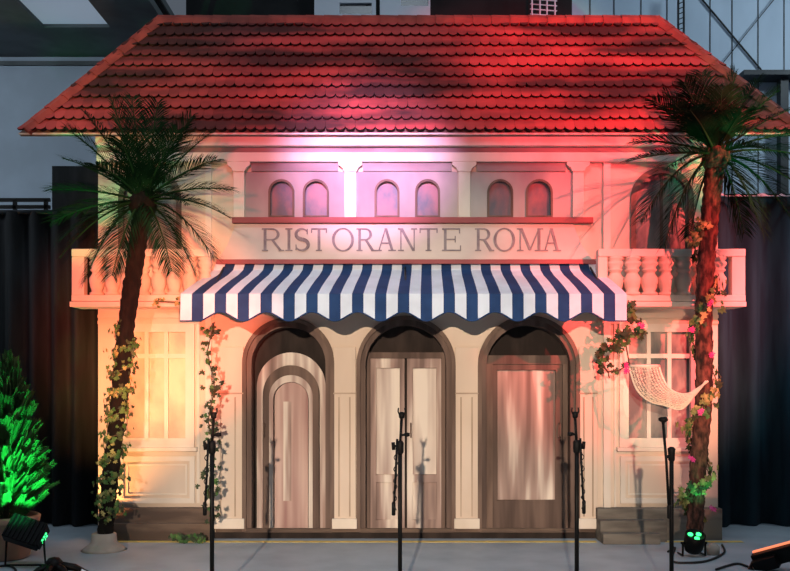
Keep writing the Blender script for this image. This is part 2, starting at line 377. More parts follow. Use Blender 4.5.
# doorways
for i,(cx,w,zt) in enumerate(doors):
    d = MB().ring(arch(cx, w-.001, DZ, zt-.001, 28), arch(cx, w-.13, DZ+.002, zt-.07, 28), -.0, .20).build('arched_doorway', M['doorbrown'], F)
    d['label'] = ['left doorway with nested round cream arches', 'middle doorway with a pair of tall doors', 'right doorway with one wide glazed door'][i]
    MB().ring(arch(cx, w+.05, DZ, zt+.025, 28), arch(cx, w-.03, DZ+.001, zt-.015, 28), -.035, 0).build('architrave', M['brown'], d)
    MB().prism(arch(cx, w-.12, DZ+.001, zt-.06, 28), .20, .24).build('back_board', M['dark'], d)
    MB().box(cx-w/2+.0, cx+w/2-.0, -.05, .2, .063, DZ).build('threshold', M['plinth'], d)
    x0, x1 = cx-w/2+.07, cx+w/2-.07
    if i == 0:
        for j,(ww,zz,mt,y) in enumerate(((.70,1.86,M['doorstreak'],.15),(.565,1.73,M['doorbrown'],.13),(.44,1.63,M['doorcream'],.12))):
            MB().ring(arch(cx+.01, ww, DZ+.001, zz, 24), arch(cx+.01, ww-[.12,.13,.08][j], DZ+.003, zz-[.14,.13,.07][j], 24), y, .199).build('arch_moulding', mt, d, .006)
        leaf = MB().prism(arch(cx+.01, .34, DZ+.004, 1.555, 24), .16, .198).build('door_leaf', M['doorrose'], d)
        MB().box(cx-.07, cx+.01, .155, .16, .35, 1.36).build('leaf_panel', M['doorstreak'], leaf)
        hx = cx-.26
    elif i == 1:
        MB().box(x0, x1, .12, .199, 1.80, 1.86).build('transom', M['doorbrown'], d)
        for s_ in (0,1):
            a = x0+.04 if s_==0 else cx+.012; b = cx-.012 if s_==0 else x1-.04
            leaf = MB().prism(rect(a,b,DZ+.001,1.80), .14, .19, [rect(a+.06,b-.05,.62,1.70), rect(a+.06,b-.05,.16,.54)]).build('door_leaf', M['doorstreak'], d, .006)
            MB().box(a+.05,b-.04,.165,.188,.61,1.71).build('glass_panel', M['doorcream'], leaf)
            MB().box(a+.05,b-.04,.160,.188,.15,.55).build('lower_panel', M['doorstreak'], leaf)
        m = MB(); m.box(x0,x0+.04,.13,.199,DZ+.001,1.80); m.box(x1-.04,x1,.13,.199,DZ+.001,1.80); m.build('door_frame', M['doorbrown'], d)
        hx = cx+.05
    else:
        MB().box(x0, x1, .12, .199, 1.74, 1.83).build('transom', M['doorbrown'], d)
        a,b = x0+.07, x1-.05
        leaf = MB().prism(rect(a,b,DZ+.001,1.74), .14, .19, [rect(a+.05,b-.07,.36,1.68)]).build('door_leaf', M['doorbrown'], d, .006)
        MB().box(a+.04,b-.06,.165,.188,.35,1.69).build('glass_panel', M['doorstreak'], leaf)
        m = MB(); m.box(x0,x0+.07,.12,.199,DZ+.001,1.74); m.box(x1-.05,x1,.12,.199,DZ+.001,1.74); m.build('door_frame', M['brown'], d)
        hx = b-.03
    m = MB(); m.tube([(hx,.14,1.0),(hx,.10,1.01),(hx,.095,1.05),(hx,.095,1.09),(hx,.10,1.13),(hx,.14,1.14)], .008, 8)
    m.build('door_handle', M['brown'], d)
# wings
for side in (-1, 1):
    x0, x1 = (WL, XL) if side < 0 else (XR, WR)
    wz0, wz1 = wz(444), wz(327)
    wxa, wxb = (wx(121), wx(192)) if side < 0 else (wx(622), wx(696))
    ucx = wx(150) if side < 0 else wx(662); uw = .58; uz0, uz1 = wz(250), wz(170)
    MB().prism(rect(x0, x1, 0, 4.1), .005, .06, [rect(wxa,wxb,wz0,wz1), arch(ucx, uw, uz0, uz1, 18)]).build('wing_wall', M['wing'], F)
    fr = MB().ring(rect(wxa-.03,wxb+.03,wz0-.03,wz1+.03), rect(wxa+.06,wxb-.06,wz0+.06,wz1-.05), -.03, .04)
    iw = (wxb-wxa-.12)
    for q in (1,2):
        xx = wxa+.06+iw*q/3; fr.box(xx-.02, xx+.02, -.005, .03, wz0+.06, wz1-.05)
    tz = wz(356); fr.box(wxa+.06, wxb-.06, -.008, .03, tz-.022, tz+.022)
    o = fr.build('sash_window', M['white'], F)
    MB().box(wxa+.001, wxb-.001, .031, .05, wz0+.001, wz1-.001).build('pane', M['winpane'] if side<0 else M['winpane_dark'], o)
    MB().box(wxa-.06, wxb+.06, -.06, .0, wz0-.07, wz0-.03).build('window_sill', M['white'], o, .005)
    o = MB().ring(arch(ucx, uw+.05, uz0, uz1+.025, 18), arch(ucx, uw-.05, uz0+.001, uz1-.035, 18), -.02, .05).build('tall_arched_window', M['brown'], F)
    MB().prism(arch(ucx, uw-.04, uz0, uz1-.02, 18), .035, .05).build('pane', M['winpane_dark'], o)
    MB().box(ucx-.012, ucx+.012, .005, .035, uz0, uz1-.03).build('mullion', M['brown'], o)
    # panel below the window
    m = MB(); pz0, pz1 = wz(503), wz(456)
    m.ring(rect(wxa-.02,wxb+.03,pz0,pz1), rect(wxa+.03,wxb-.02,pz0+.05,pz1-.05), -.02, .005)
    m.ring(rect(wxa+.06,wxb-.05,pz0+.08,pz1-.08), rect(wxa+.075,wxb-.065,pz0+.095,pz1-.095), -.006, .005)
    m.build('wing_panel_moulding', M['white'], F)
    m = MB()
    if side < 0: m.box(wx(197), wx(200), -.012, .005, .35, 2.25); m.box(wx(206), wx(212), -.03, .005, .35, 3.85)
    else: m.box(wx(603), wx(610), -.03, .005, .25, 3.85); m.box(wx(614), wx(616), -.012, .005, .25, 2.25)
    m.build('wing_pilaster', M['white'], F)
    m = MB()
    for py in (316, 322): m.box(x0+.002, x1-.002, -.02, .005, wz(py)-.02, wz(py)+.012)
    m.build('string_course', M['wing'], F)
    # plinth
    m = MB()
    if side < 0:
        m.box(x0+.16, x1, -.10, .0, .0, .31); m.box(x0+.16, x1, -.16, -.10, 0, .17)
        m.build('plinth', M['plinth'], F, .005)
    else:
        m.box(x0-.02, x1, -.12, .0, .0, .31); m.box(x0-.02, wx(660), -.24, -.12, 0, .21); m.box(x0-.02, wx(650), -.36, -.24, 0, .10)
        m.build('plinth', M['plinth_grey'], F, .005)

# ------------------------------------------------------------------ sign with raised lettering
YT, YBt = -.022, -.10
zt_, zb_ = wz(224.3), wz(263, -.1)
S = thing('restaurant_sign', 'pale sign board lettered RISTORANTE ROMA between red bands above the awning', 'sign', (.1, YBt, zb_))
def sp(px, py, d=0):     # a point on the board's sloping face
    t = (py-224.3)/(263-224.3); Y = YT+(YBt-YT)*t-d
    return ((px-395)/s_at(YT+(YBt-YT)*t), Y, zt_+(zb_-zt_)*t)
def slab(mb, poly, d0, d1):
    n = len(poly); f = [sp(x,y,d1) for x,y in poly]; b = [sp(x,y,d0) for x,y in poly]
    mb.add(f+b, [tuple(range(n)), tuple(range(2*n-1,n-1,-1))]+[(i,i+n,(i+1)%n+n,(i+1)%n) for i in range(n)])
mb = MB(); slab(mb, [(218,260),(593,260),(582,246),(573,224.4),(236,224.4),(227,246)], -.012, .004); mb.build('board', M['sign'], S)
mb = MB(); slab(mb, [(216,264),(597,264),(594,259.6),(217,259.6)], -.012, .022); mb.build('lower_band', M['redband'], S, .004)
TK, TN, SF = .120, .055, .050
def q(x0,y0,x1,y1,x2,y2,x3,y3): return [(x0,y0),(x1,y1),(x2,y2),(x3,y3)]
def bar(x0,x1,y0,y1): return [(x0,y0),(x1,y0),(x1,y1),(x0,y1)]
def arcs(cx,cy,rx,ry,ix,iy,a0,a1,n=18):
    out=[]
    for i in range(n):
        a=a0+(a1-a0)*i/n; b=a0+(a1-a0)*(i+1)/n
        out.append([(cx+rx*math.cos(a),cy+ry*math.sin(a)),(cx+rx*math.cos(b),cy+ry*math.sin(b)),(cx+ix*math.cos(b),cy+iy*math.sin(b)),(cx+ix*math.cos(a),cy+iy*math.sin(a))])
    return out
def letter(ch, w):      # strokes of one capital in a box w wide and 1 high (y up)
    P=[]; t=TK; n=TN
    if ch=='I':
        c=w/2; P=[bar(c-t/2,c+t/2,0,1),bar(0,w,0,SF),bar(0,w,1-SF,1)]
    elif ch=='T':
        c=w/2; P=[bar(c-t/2,c+t/2,0,1),bar(c-t*1.1,c+t*1.1,0,SF),bar(0,w,1-n,1),bar(0,.05,.80,1),bar(w-.05,w,.80,1)]
    elif ch=='E':
        P=[bar(.08,.08+t,0,1),bar(0,w,0,n),bar(0,w*.95,1-n,1),bar(.08,w*.72,.48,.48+n),bar(w-.05,w,0,.24),bar(w*.95-.05,w*.95,.78,1),bar(w*.72-.045,w*.72,.38,.66)]
    elif ch=='O':
        P=arcs(w/2,.5,w/2,.52,w/2-t,.52-n,0,2*PI,32)
    elif ch=='R':
        P=[bar(.08,.08+t,0,1),bar(0,.08+t+.07,0,SF),bar(0,w*.5,1-n,1),bar(.08,w*.5,.47,.47+n)]
        P+=arcs(w*.48,.735,w*.36,.265,w*.36-t,.265-n,-PI/2,PI/2,14)
        P+=[q(w*.42,.50,w*.42+t*1.1,.50,w*.98,0,w*.98-t*1.15,0),bar(w*.80,w*1.06,0,SF)]
    elif ch=='A':
        c=w/2; P=[q(.10,0,.10+n,0,c+.01,1,c-.05,1),q(w-.10-t,0,w-.10,0,c+.05,1,c-.07,1),bar(w*.26,w*.74,.32,.32+n),bar(0,.26,0,SF),bar(w-.34,w,0,SF)]
    elif ch=='N':
        P=[bar(.10,.10+n,0,1),bar(w-.10-n,w-.10,0,1),q(w-.10-t*.9,0,w-.10,0,.10+t,1,.08,1),bar(0,.26,0,SF),bar(0,.14,1-SF,1),bar(w-.26,w,1-SF,1)]
    elif ch=='M':
        c=w/2; P=[bar(.12,.12+n,0,1),bar(w-.12-t,w-.12,0,1),q(c-.05,.04,c+.06,.04,.12+t,1,.12,1),q(c-.03,.04,c+.03,.04,w-.14,1,w-.14-n,1),bar(0,.28,0,SF),bar(w-.36,w,0,SF),bar(.0,.2,1-SF,1),bar(w-.2,w,1-SF,1)]
    elif ch=='S':
        c=w/2; r=w*.42
        pts=[]; 
        for i in range(25):
            a=math.radians(25)+math.radians(245)*i/24; pts.append((c+r*math.cos(a), .745+.225*math.sin(a)))
        for i in range(1,26):
            a=math.radians(90)-math.radians(245)*i/25; pts.append((c+r*1.08*math.cos(a), .265+.235*math.sin(a)))
        for i in range(len(pts)-1):
            (x0,y0),(x1,y1)=pts[i],pts[i+1]; dx,dy=x1-x0,y1-y0; l=math.hypot(dx,dy) or 1
            u=i/(len(pts)-1); th=(.03+.055*math.sin(PI*u)**2); nx,ny=-dy/l*th,dx/l*th
            P.append([(x0-nx,y0-ny),(x1-nx,y1-ny),(x1+nx,y1+ny),(x0+nx,y0+ny)])
        P+=[bar(c+r*.82,c+r*.98,.74,.97),bar(c-r*1.08,c-r*.92,.04,.28)]
    return P
H = 22.5; base = 251.3
for ch,a,b in (('R',262,283),('I',285.5,292.5),('S',295,309),('T',311,327),('O',332,354),('R',356.5,375),('A',376,396),('N',398,417),('T',419.5,437.5),('E',442,461),('R',475,493),('O',493.5,515),('M',517,543),('A',542,561)):
    w = (b-a)/H; mb = MB()
    for k_,P in enumerate(letter(ch, w)):
        area = sum(P[i][0]*P[(i+1)%4][1]-P[(i+1)%4][0]*P[i][1] for i in range(4))
        if area < 0: P = P[::-1]
        slab(mb, [(a+x*H, base-y*H) for x,y in P], .003, .014+.00012*k_)
    mb.build('letter', M['letters'], S)

# ------------------------------------------------------------------ awning
A = thing('striped_awning', 'navy and white striped awning with scalloped edge over the doorways', 'awning', (.1, -.05, 2.7))
prof = [(-.045, 2.745), (-.09, 2.665), (-.22, 2.60), (-.40, 2.535), (-.60, 2.455), (-.80, 2.365)]
topx = (wx(216,-.045), wx(598,-.045)); fx = (wx(180.5,-.8), wx(626.5,-.8))
def flare(k): return [0,.10,.28,.50,.75,1][k]
NS, SUB = 39, 4
mb = MB(); mb.sm = False
N = NS*SUB
for k,(y,z) in enumerate(prof):
    f = flare(k); a = topx[0]+(fx[0]-topx[0])*f; b = topx[1]+(fx[1]-topx[1])*f
    for i in range(N+1): mb.v.append((a+(b-a)*i/N, y, z))
for k in range(len(prof)-1):
    for i in range(N):
        a=k*(N+1)+i; mb.f.append([a,a+N+1,a+N+2,a+1]); mb.mi.append((i//SUB)%2); mb.smooth.append(False)
o = mb.build('canopy', [M['canvas'], M['blue']], A); so=o.modifiers.new('thick','SOLIDIFY'); so.thickness=.006; so.offset=0
mb = MB()
SUBV = 8; N = NS*SUBV
zl, zh = wz(321,-.8), wz(312,-.8)
edge = []
for i in range(N+1):
    x = fx[0]+(fx[1]-fx[0])*i/N; u = i/SUBV
    ph = (u-1.5)/4
    zz = zl if (u < 1.5 or u > NS-1.5) else zl+(zh-zl)*(.5-.5*math.cos(2*PI*ph))
    edge.append((x,-.806,zz)); mb.v.append((x,-.80,2.365)); mb.v.append((x,-.806,zz))
for i in range(N):
    a=i*2; mb.f.append([a,a+1,a+3,a+2]); mb.mi.append((i//SUBV)%2); mb.smooth.append(False)
o = mb.build('valance', [M['canvas'], M['blue']], A); so=o.modifiers.new('thick','SOLIDIFY'); so.thickness=.006; so.offset=0
MB().tube(edge, .007, 6).build('piping', M['blue'], o)
m = MB()
for x in (topx[0]+.08, .1, topx[1]-.08): m.tube([(x,-.02,2.28),(x,-.76,2.35)], .012, 8); m.tube([(x,-.02,2.72),(x,-.77,2.345)], .010, 8)
m.tube([(fx[0]+.02,-.78,2.352),(fx[1]-.02,-.78,2.352)], .012, 8)
m.build('support_frame', M['steel'], A)

# ------------------------------------------------------------------ balconies
def balustrade_profile():
    return [(.050,0),(.050,.030),(.034,.045),(.046,.10),(.060,.16),(.052,.20),(.034,.245),(.030,.27),(.044,.285),(.046,.30),(.034,.315),(.052,.355),(.056,.38),(.040,.405),(.050,.42),(.050,.445)]
def balcony(side, label):
    Y0, Y1 = -.30, -.22
    if side < 0: xo, xi, st = wx(72,Y0), wx(212,Y0), wx(90,Y0)
    else: xi, xo, st = wx(598,Y0), wx(745,Y0), 0
    xa, xb = min(xo,xi), max(xo,xi)
    zt, zb = wz(249,Y0), wz(307,Y0)
    t = thing('balcony', label, 'balcony', ((xa+xb)/2, -.15, zb))
    MB().box(xa, xb, Y0-.02, Y1+.02, zt-.075, zt).build('top_rail', M['white'], t, .008)
    MB().box(xa, xb, Y0-.02, Y1+.02, zb+.055, zb+.115).build('bottom_rail', M['white'], t, .006)
    MB().box(xa-.01, xb+.0, Y0-.04, -.021, zb, zb+.05).build('balcony_slab', M['white'], t, .006)
    for x in ((xa, xa+.12) if side < 0 else (xb-.13, xb),): MB().box(x[0], x[1], Y0-.01, Y1+.01, zb+.115, zt-.075).build('end_post', M['white'], t, .005)
    if side > 0: MB().box(xa, xa+.09, Y0-.01, Y1+.01, zb+.115, zt-.075).build('end_post', M['white'], t, .005)
    h = (zt-.075)-(zb+.115); sc_ = h/.445
    a, b = (xa+.12+.035, xb) if side < 0 else (xa+.09, xb-.13-.035)
    n = 8 if side < 0 else 7
    for i in range(n):
        x = a+(b-a)*(i+.5)/n
        k = (b-a)/n/.125
        MB().lathe([(min(.062,r*1.06+.006)*k, z*sc_) for r,z in balustrade_profile()], (x, (Y0+Y1)/2, zb+.115), 14).build('baluster', M['cream'], t)
balcony(-1, 'cream balustraded balcony above the left window, lit orange')
balcony(1, 'cream balustraded balcony above the right window, lit red')

# ------------------------------------------------------------------ roof
YE = -.14
E0 = Vector((wx(19,YE), YE, wz(133,YE))); E1 = Vector((wx(808,YE), YE, wz(133,YE)))
R0 = Vector((wx(159,.5), .5, wz(19,.5))); R1 = Vector((wx(658,.5), .5, wz(19,.5)))
T = thing('tiled_roof', 'red scalloped tile roof with sloping hips over the restaurant front', 'roof', (.12, 0, E0.z))
up = (Vector((0,R0.y-E0.y,R0.z-E0.z))); SL = up.length; up.normalize(); nrm = Vector((0,-up.z,up.y))
mb = MB()
dn = -nrm*.05
mb.add([E0,E1,R1,R0,E0+dn,E1+dn,R1+dn,R0+dn], [(0,1,2,3),(7,6,5,4),(0,4,5,1),(1,5,6,2),(2,6,7,3),(3,7,4,0)])
for f_ in (.2,.5,.8):      # struts that hold the roof panel from behind
    x_ = E0.x+(E1.x-E0.x)*f_
    mb.add([(x_-.03,.30,0),(x_+.03,.30,0),(x_+.03,.36,0),(x_-.03,.36,0),(x_-.03,.30,4.85),(x_+.03,.30,4.85),(x_+.03,.36,4.98),(x_-.03,.36,4.98)],[(0,1,5,4),(1,2,6,5),(2,3,7,6),(3,0,4,7)])
mb.build('roof_deck', M['brown'], T)
ROWS = 11; rh = SL/ROWS; pit = .098
mb = MB(); tones = []
for r in range(ROWS):
    v0 = r*rh
    f = v0/SL; xa = E0.x+(R0.x-E0.x)*f; xb = E1.x+(R1.x-E1.x)*f
    x = xa + (pit/2 if r%2 else 0) - .02
    while x < xb:
        c = x+pit/2
        f2 = (v0+rh)/SL
        if c > xa-.01 and c < xb+.01:
            w = pit*.4995; L = rh*1.12; tilt = .030
            pts = [(w, L)]+[(-w, L)]
            n = 8
            low = [(-w+.0*0, rh*.36)]+[(-w*math.cos(PI*i/n), rh*.36-rh*.40*math.sin(PI*i/n)) for i in range(1,n)]+[(w, rh*.36)]
            poly = pts+low
            jx = rnd.uniform(-.001,.001); jl = rnd.uniform(0,.003); jv = rnd.uniform(-.006,.004)
            def P(px_, pv, d):
                lim0 = E0.x+(R0.x-E0.x)*min(1,(v0+pv)/SL)-.01; lim1 = E1.x+(R1.x-E1.x)*min(1,(v0+pv)/SL)+.01
                X = min(max(c+jx+px_, lim0), lim1)
                lift = .006+(tilt+jl)*(1-pv/L)
                o = Vector((0,E0.y,E0.z))+up*min(SL,v0+max(pv,-.02)+jv)+nrm*(lift+d); return (X, o.y, o.z)
            k = len(poly); fr = [P(a,b_,.022) for a,b_ in poly]; bk = [P(a,b_,0) for a,b_ in poly]
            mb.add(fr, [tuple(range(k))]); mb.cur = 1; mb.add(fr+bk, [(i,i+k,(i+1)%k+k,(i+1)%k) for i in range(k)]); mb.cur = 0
            tn = rnd.uniform(.86,1.10); tones += [tn]*(3*k)
        x += pit
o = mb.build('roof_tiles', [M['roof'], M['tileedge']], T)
at = o.data.attributes.new('tone','FLOAT_COLOR','POINT')
for i,tv in enumerate(tones): at.data[i].color = (tv,tv,tv,1)
def hip(a, b, name):
    d = (b-a); L = d.length; d.normalize(); n = max(2,int(L/.19)); m = MB()
    inw = nrm.cross(d); inw.normalize()
    if inw.z > 0: inw = -inw
    for i in range(n):
        p0 = a+d*(L*i/n+(.055 if i == 0 and name == 'hip_tiles' else -.01)); p1 = a+d*(L*(i+1)/n+.015); l0 = nrm*.075; l1 = nrm*.060
        w_ = .115
        q_ = [p0-inw*.02, p1-inw*.02, p1+inw*w_, p0+inw*w_]
        top_ = [q_[0]+l0*.5, q_[1]+l1*.5, q_[2]+l1*.75, q_[3]+l0*.75]; mid_=[p0+inw*w_*.45+l0, p1+inw*w_*.45+l1]
        m.add(q_+top_+mid_, [(4,8,9,5),(8,7,6,9),(0,4,5,1),(3,2,6,7),(0,3,7,8,4),(1,5,9,6,2),(0,1,2,3)])
    m.build(name, M['ridge'], T)
hip(E0, R0, 'hip_tiles'); hip(E1, R1, 'hip_tiles'); hip(R0, R1, 'ridge_tiles')
MB().box(E0.x, E1.x, E0.y-.012, E0.y+.02, E0.z-.016, E0.z-.001).build('eaves_board', M['white'], T)

# ------------------------------------------------------------------ palms
def bez(a, c, b, t): return a*(1-t)**2+c*2*t*(1-t)+b*t*t
def make_frond(crown, end, parent, sag, mt, dens=1.0, ll=.30):
    a, b = Vector(crown), Vector(end)
    L = (b-a).length
    c = (a+b)/2+Vector((0,0,sag*L))
    m = MB(); pts = [bez(a,c,b,i/12) for i in range(13)]
    m.cur = 1; m.tube(pts, [.012*(1-i/13)+.002 for i in range(13)], 6); m.cur = 0
    n = int(58*dens)
    for i in range(n):
        t = .10+.90*i/n; p = bez(a,c,b,t); tg = (bez(a,c,b,min(1,t+.03))-bez(a,c,b,max(0,t-.03))).normalized()
        side = tg.cross(Vector((0,0,1)))
        if side.length < .2: side = tg.cross(Vector((0,1,0)))
        side.normalize(); nn = side.cross(tg).normalized()
        l = ll*(math.sin(PI*min(1,.18+t*.78))**.7)*rnd.uniform(.85,1.1)+.03
        for s in (-1,1):
            d = (tg*rnd.uniform(.70,.95)+side*s*.74+nn*rnd.uniform(.10,.28)).normalized()
            w = .0050; side2 = d.cross(nn).normalized()*w
            q0 = p; q1 = p+d*l*.5; q2 = p+d*l+Vector((0,0,-.16*l))
            m.add([q0-side2*.5,q0+side2*.5,q1+side2,q1-side2,q2+side2*.1,q2-side2*.1],[(0,1,2,3),(3,2,4,5)])
    return m.build('frond', [mt, M['rachis']], parent)
def make_palm(label, base, mids, crown, mt, ends, seed, r0=.115, r1=.10):
    rnd.seed(seed)
    t = thing('palm_tree', label, 'palm tree', (base[0], base[1], 0))
    ctrl = [Vector((base[0],base[1],.012))]+[Vector(p) for p in mids]+[Vector(crown)]
    pts = []; rad = []
    for i in range(len(ctrl)-1):
        p0 = ctrl[max(0,i-1)]; p1=ctrl[i]; p2=ctrl[i+1]; p3=ctrl[min(len(ctrl)-1,i+2)]
        for k in range(14):
            u=k/14; pts.append(.5*((2*p1)+(p2-p0)*u+(2*p0-5*p1+4*p2-p3)*u*u+(3*p1-p0-3*p2+p3)*u**3))
    pts.append(ctrl[-1])
    for i in range(len(pts)):
        f=i/(len(pts)-1); rad.append((r0+(r1-r0)*f)*(1+(.09 if i%2 else -.04))+rnd.uniform(-.004,.004))
    m = MB(); m.tube(pts, rad, 18)
    # old leaf bases hugging the trunk
    for i in range(4, len(pts)-1):
        for k in range(4):
            a = rnd.uniform(0,2*PI); r=rad[i]; d=Vector((math.cos(a),math.sin(a),0)); p=pts[i]+d*r*.9
            sd = Vector((-d.y,d.x,0))*.020
            m.add([p-sd,p+sd,p+d*.012+Vector((0,0,.05)),p-d*.02],[(0,1,2),(1,3,2),(3,0,2)])
    m.build('trunk', mt, t)
    c = Vector(crown)
    for e in ends:
        px, py, dy, sag = e[:4]
        Y = c.y+dy; make_frond(c+Vector((0,0,.03)), wp(px,py,Y), t, sag, M['frond'], 1.0, e[4] if len(e)>4 else .32)
    m = MB(); m.lathe([(.10,-.10),(.135,-.02),(.12,.06),(.07,.12),(.02,.15)], c, 12); m.build('crown_shaft', mt, t)
    return t
YP = -.62
lb = wp(105,540,YP); 
make_palm('leaning dark palm at left with ivy on its trunk and a pale wrapped base', (wx(104,YP),YP), [wp(110,480,YP),wp(119,400,YP),wp(127,320,YP),wp(137,250,YP)], wp(143,205,YP), M['trunk'],
  [(66,128,-.25,.10),(84,112,.1,.10),(112,100,-.2,.05),(132,98,.15,.03),(158,102,-.15,.03),(192,116,-.1,.08),(212,132,.15,.10),(216,160,-.25,.12),(232,190,.1,.14),(230,218,-.2,.20),(214,258,-.25,.30),(196,276,.1,.34),(172,272,-.35,.32),(62,158,.2,.10),(48,190,-.2,.10),(52,222,.1,.14),(60,258,-.3,.26),(84,282,-.1,.33),(112,276,-.4,.30),(60,240,-.5,.2),(178,130,-.45,.1),(120,140,-.5,.12),(96,165,-.5,.15),(190,205,-.5,.2)], 11, .070, .080)
wr = MB(); wr.lathe([(.21,.0),(.18,.025),(.14,.05),(.118,.08),(.112,.15),(.105,.155)], (wx(104,YP),YP,.001), 18)
tag(wr.build('pot_wrap', M['wrap']), 'pale cloth wrap bunched around the left palm foot', 'wrap')
make_palm('brown palm at right with flowering vine spiralling up its trunk', (wx(694,YP),YP), [wp(698,470,YP),wp(704,390,YP),wp(704,300,YP),wp(710,215,YP)], wp(716,158,YP), M['trunk_red'],
  [(626,162,-.2,.10),(634,142,.1,.12),(640,222,-.3,.30),(664,246,-.15,.36),(652,100,-.25,.12),(664,92,.1,.08),(684,82,-.15,.06),(702,72,.1,.03),(736,72,-.1,.02),(757,80,.1,.04),(776,92,-.2,.08),(800,106,.1,.10),(812,132,-.2,.12),(815,160,.15,.14),(806,190,-.25,.18),(790,216,-.1,.28),(764,236,-.3,.34),(744,234,.1,.36),(690,236,.1,.34),(690,110,-.5,.1),(742,112,-.5,.12),(770,150,-.5,.16),(664,170,-.5,.16),(722,90,-.3,.02),(675,105,-.4,.1)], 23, .074, .082)

# ------------------------------------------------------------------ vines
def leaf_shape(m, p, nrm_, size, mat_i=0):
    nrm_ = nrm_.normalized(); a = nrm_.orthogonal().normalized(); ang = rnd.uniform(0,2*PI)
    u = (Matrix.Rotation(ang,3,nrm_) @ a); v = nrm_.cross(u)
    shp = [(0,-.1),(.32,-.35),(.50,-.05),(.34,.12),(.42,.42),(.14,.36),(0,.72),(-.14,.36),(-.42,.42),(-.34,.12),(-.50,-.05),(-.32,-.35)]
    old = m.cur; m.cur = mat_i
    vs = [p+nrm_*.012*size/.05*0]+[p+u*x*size+v*y*size-nrm_*(abs(x)*.3*size) for x,y in shp]
    m.add(vs, [(0,i+1,(i+1)%12+1) for i in range(12)])
    m.cur = old
def flower(m, p, n, size):
    n = n.normalized(); a = n.orthogonal().normalized(); b = n.cross(a)
    for k in range(5):
        t = 2*PI*k/5; d = a*math.cos(t)+b*math.sin(t); e = a*math.cos(t+.5)+b*math.sin(t+.5); f = a*math.cos(t-.5)+b*math.sin(t-.5)
        m.add([p, p+f*size*.6+n*size*.25, p+d*size+n*size*.35, p+e*size*.6+n*size*.25],[(0,1,2,3)])
def vine(label, name, path, mats, nleaf, size, spread, flowers=(), seed=1, out=None, stem_r=.006):
    rnd.seed(seed)
    path = [Vector(p) for p in path]
    t = thing(name, label, 'vine', path[-1])
    MB().tube(path, stem_r, 6).build('stem', M['stem'], t)
    m = MB()
    for i in range(nleaf):
        u = rnd.random()*(len(path)-1); k = min(int(u),len(path)-2); p = path[k].lerp(path[k+1], u-k)
        o = Vector((rnd.gauss(0,1),rnd.gauss(0,.8),rnd.gauss(0,1)))*spread
        n = Vector((rnd.uniform(-.6,.6),-1,rnd.uniform(-.2,.8)))
        if out is not None:
            c = out(p); d = (p-c); d.z = 0; d = d.normalized() if d.length > 1e-4 else Vector((0,-1,0)); o = o-d*min(0,o.dot(d)); n = d+n*.5
        leaf_shape(m, p+o, n, size*rnd.uniform(.7,1.25), rnd.randrange(len(mats)))
    m.build('leaves', mats, t)
    for fp in flowers:
        m = MB()
        for k in range(3): flower(m, Vector(fp)+Vector((rnd.uniform(-.02,.02),rnd.uniform(-.015,.0),rnd.uniform(-.02,.02))), Vector((rnd.uniform(-.4,.4),-1,rnd.uniform(-.1,.5))), .027)
        m.build('flower', M['flower'], t)
    return t
def spiral(ax, r, turns, n=60, ph=0):
    out=[]; ax=[Vector(a) for a in ax]
    for i in range(n+1):
        f=i/n; u=f*(len(ax)-1); k=min(int(u),len(ax)-2); c=ax[k].lerp(ax[k+1],u-k); a=ph+2*PI*turns*f
        out.append(c+Vector((math.cos(a)*r, math.sin(a)*r, 0)))
    return out
axl = [wp(107,518,YP),wp(112,460,YP),wp(119,395,YP),wp(127,330,YP)]
def axl_c(p):
    zs=[a.z for a in axl]
    for i in range(3):
        if p.z <= zs[i+1] or i==2:
            f=(p.z-zs[i])/(zs[i+1]-zs[i]); return axl[i].lerp(axl[i+1],f)
vine('green ivy wound around the left palm trunk', 'ivy_vine', spiral(axl,.092,9,n=140,ph=-2.2), [M['ivy'],M['ivy'],M['ivydark'],M['yleaf']], 740, .043, .036, (), 3, axl_c)
axr = [wp(694,522,YP),wp(698,470,YP),wp(704,390,YP),wp(704,300,YP),wp(709,225,YP)]
def axr_c(p):
    for i in range(4):
        if p.z <= axr[i+1].z or i==3:
            f=(p.z-axr[i].z)/(axr[i+1].z-axr[i].z); return axr[i].lerp(axr[i+1],f)
YV = -.80
fl = [wp(*a,YV) for a in ((711,303),(712,355),(692,330),(691,459),(712,508),(700,412))]
vine('flowering vine with yellow leaves and magenta flowers spiralling around the right palm trunk', 'flowering_vine', spiral(axr,.112,3.6,ph=.6,n=80), [M['yleaf'],M['ivy'],M['ivydark'],M['yleaf']], 300, .066, .040, fl, 5, axr_c)
def hang(px0,py0,px1,py1,Y,n=14,wob=.03,seed=2):
    r = random.Random(seed); return [wp(px0+(px1-px0)*i/n, py0+(py1-py0)*i/n, Y)+Vector((wob*math.sin(i*1.3+seed),r.uniform(-.02,.02),0)) for i in range(n+1)]
vine('long ivy strand hanging from the left end of the awning behind the first microphone stand', 'ivy_vine', hang(211,322,212,520,-.42), [M['ivy'],M['ivydark'],M['ivydark']], 105, .052, .038, (), 8)
vine('short ivy sprig trailing along the left balcony ledge toward the awning', 'ivy_vine', hang(152,301,200,304,-.40,8)+[wp(197,313,-.40)], [M['yleaf'],M['yleaf'],M['ivydark']], 26, .045, .022, (), 9)
vine('dark leafy vine hanging from the right end of the awning with pink blooms', 'flowering_vine', hang(626,300,640,335,-.46,6)+hang(634,332,606,350,-.46,6)+hang(602,352,607,378,-.46,5), [M['ivydark'],M['ivydark'],M['ivydark'],M['ivy']], 72, .070, .045, [wp(626,366,-.5),wp(641,326,-.52)], 10)
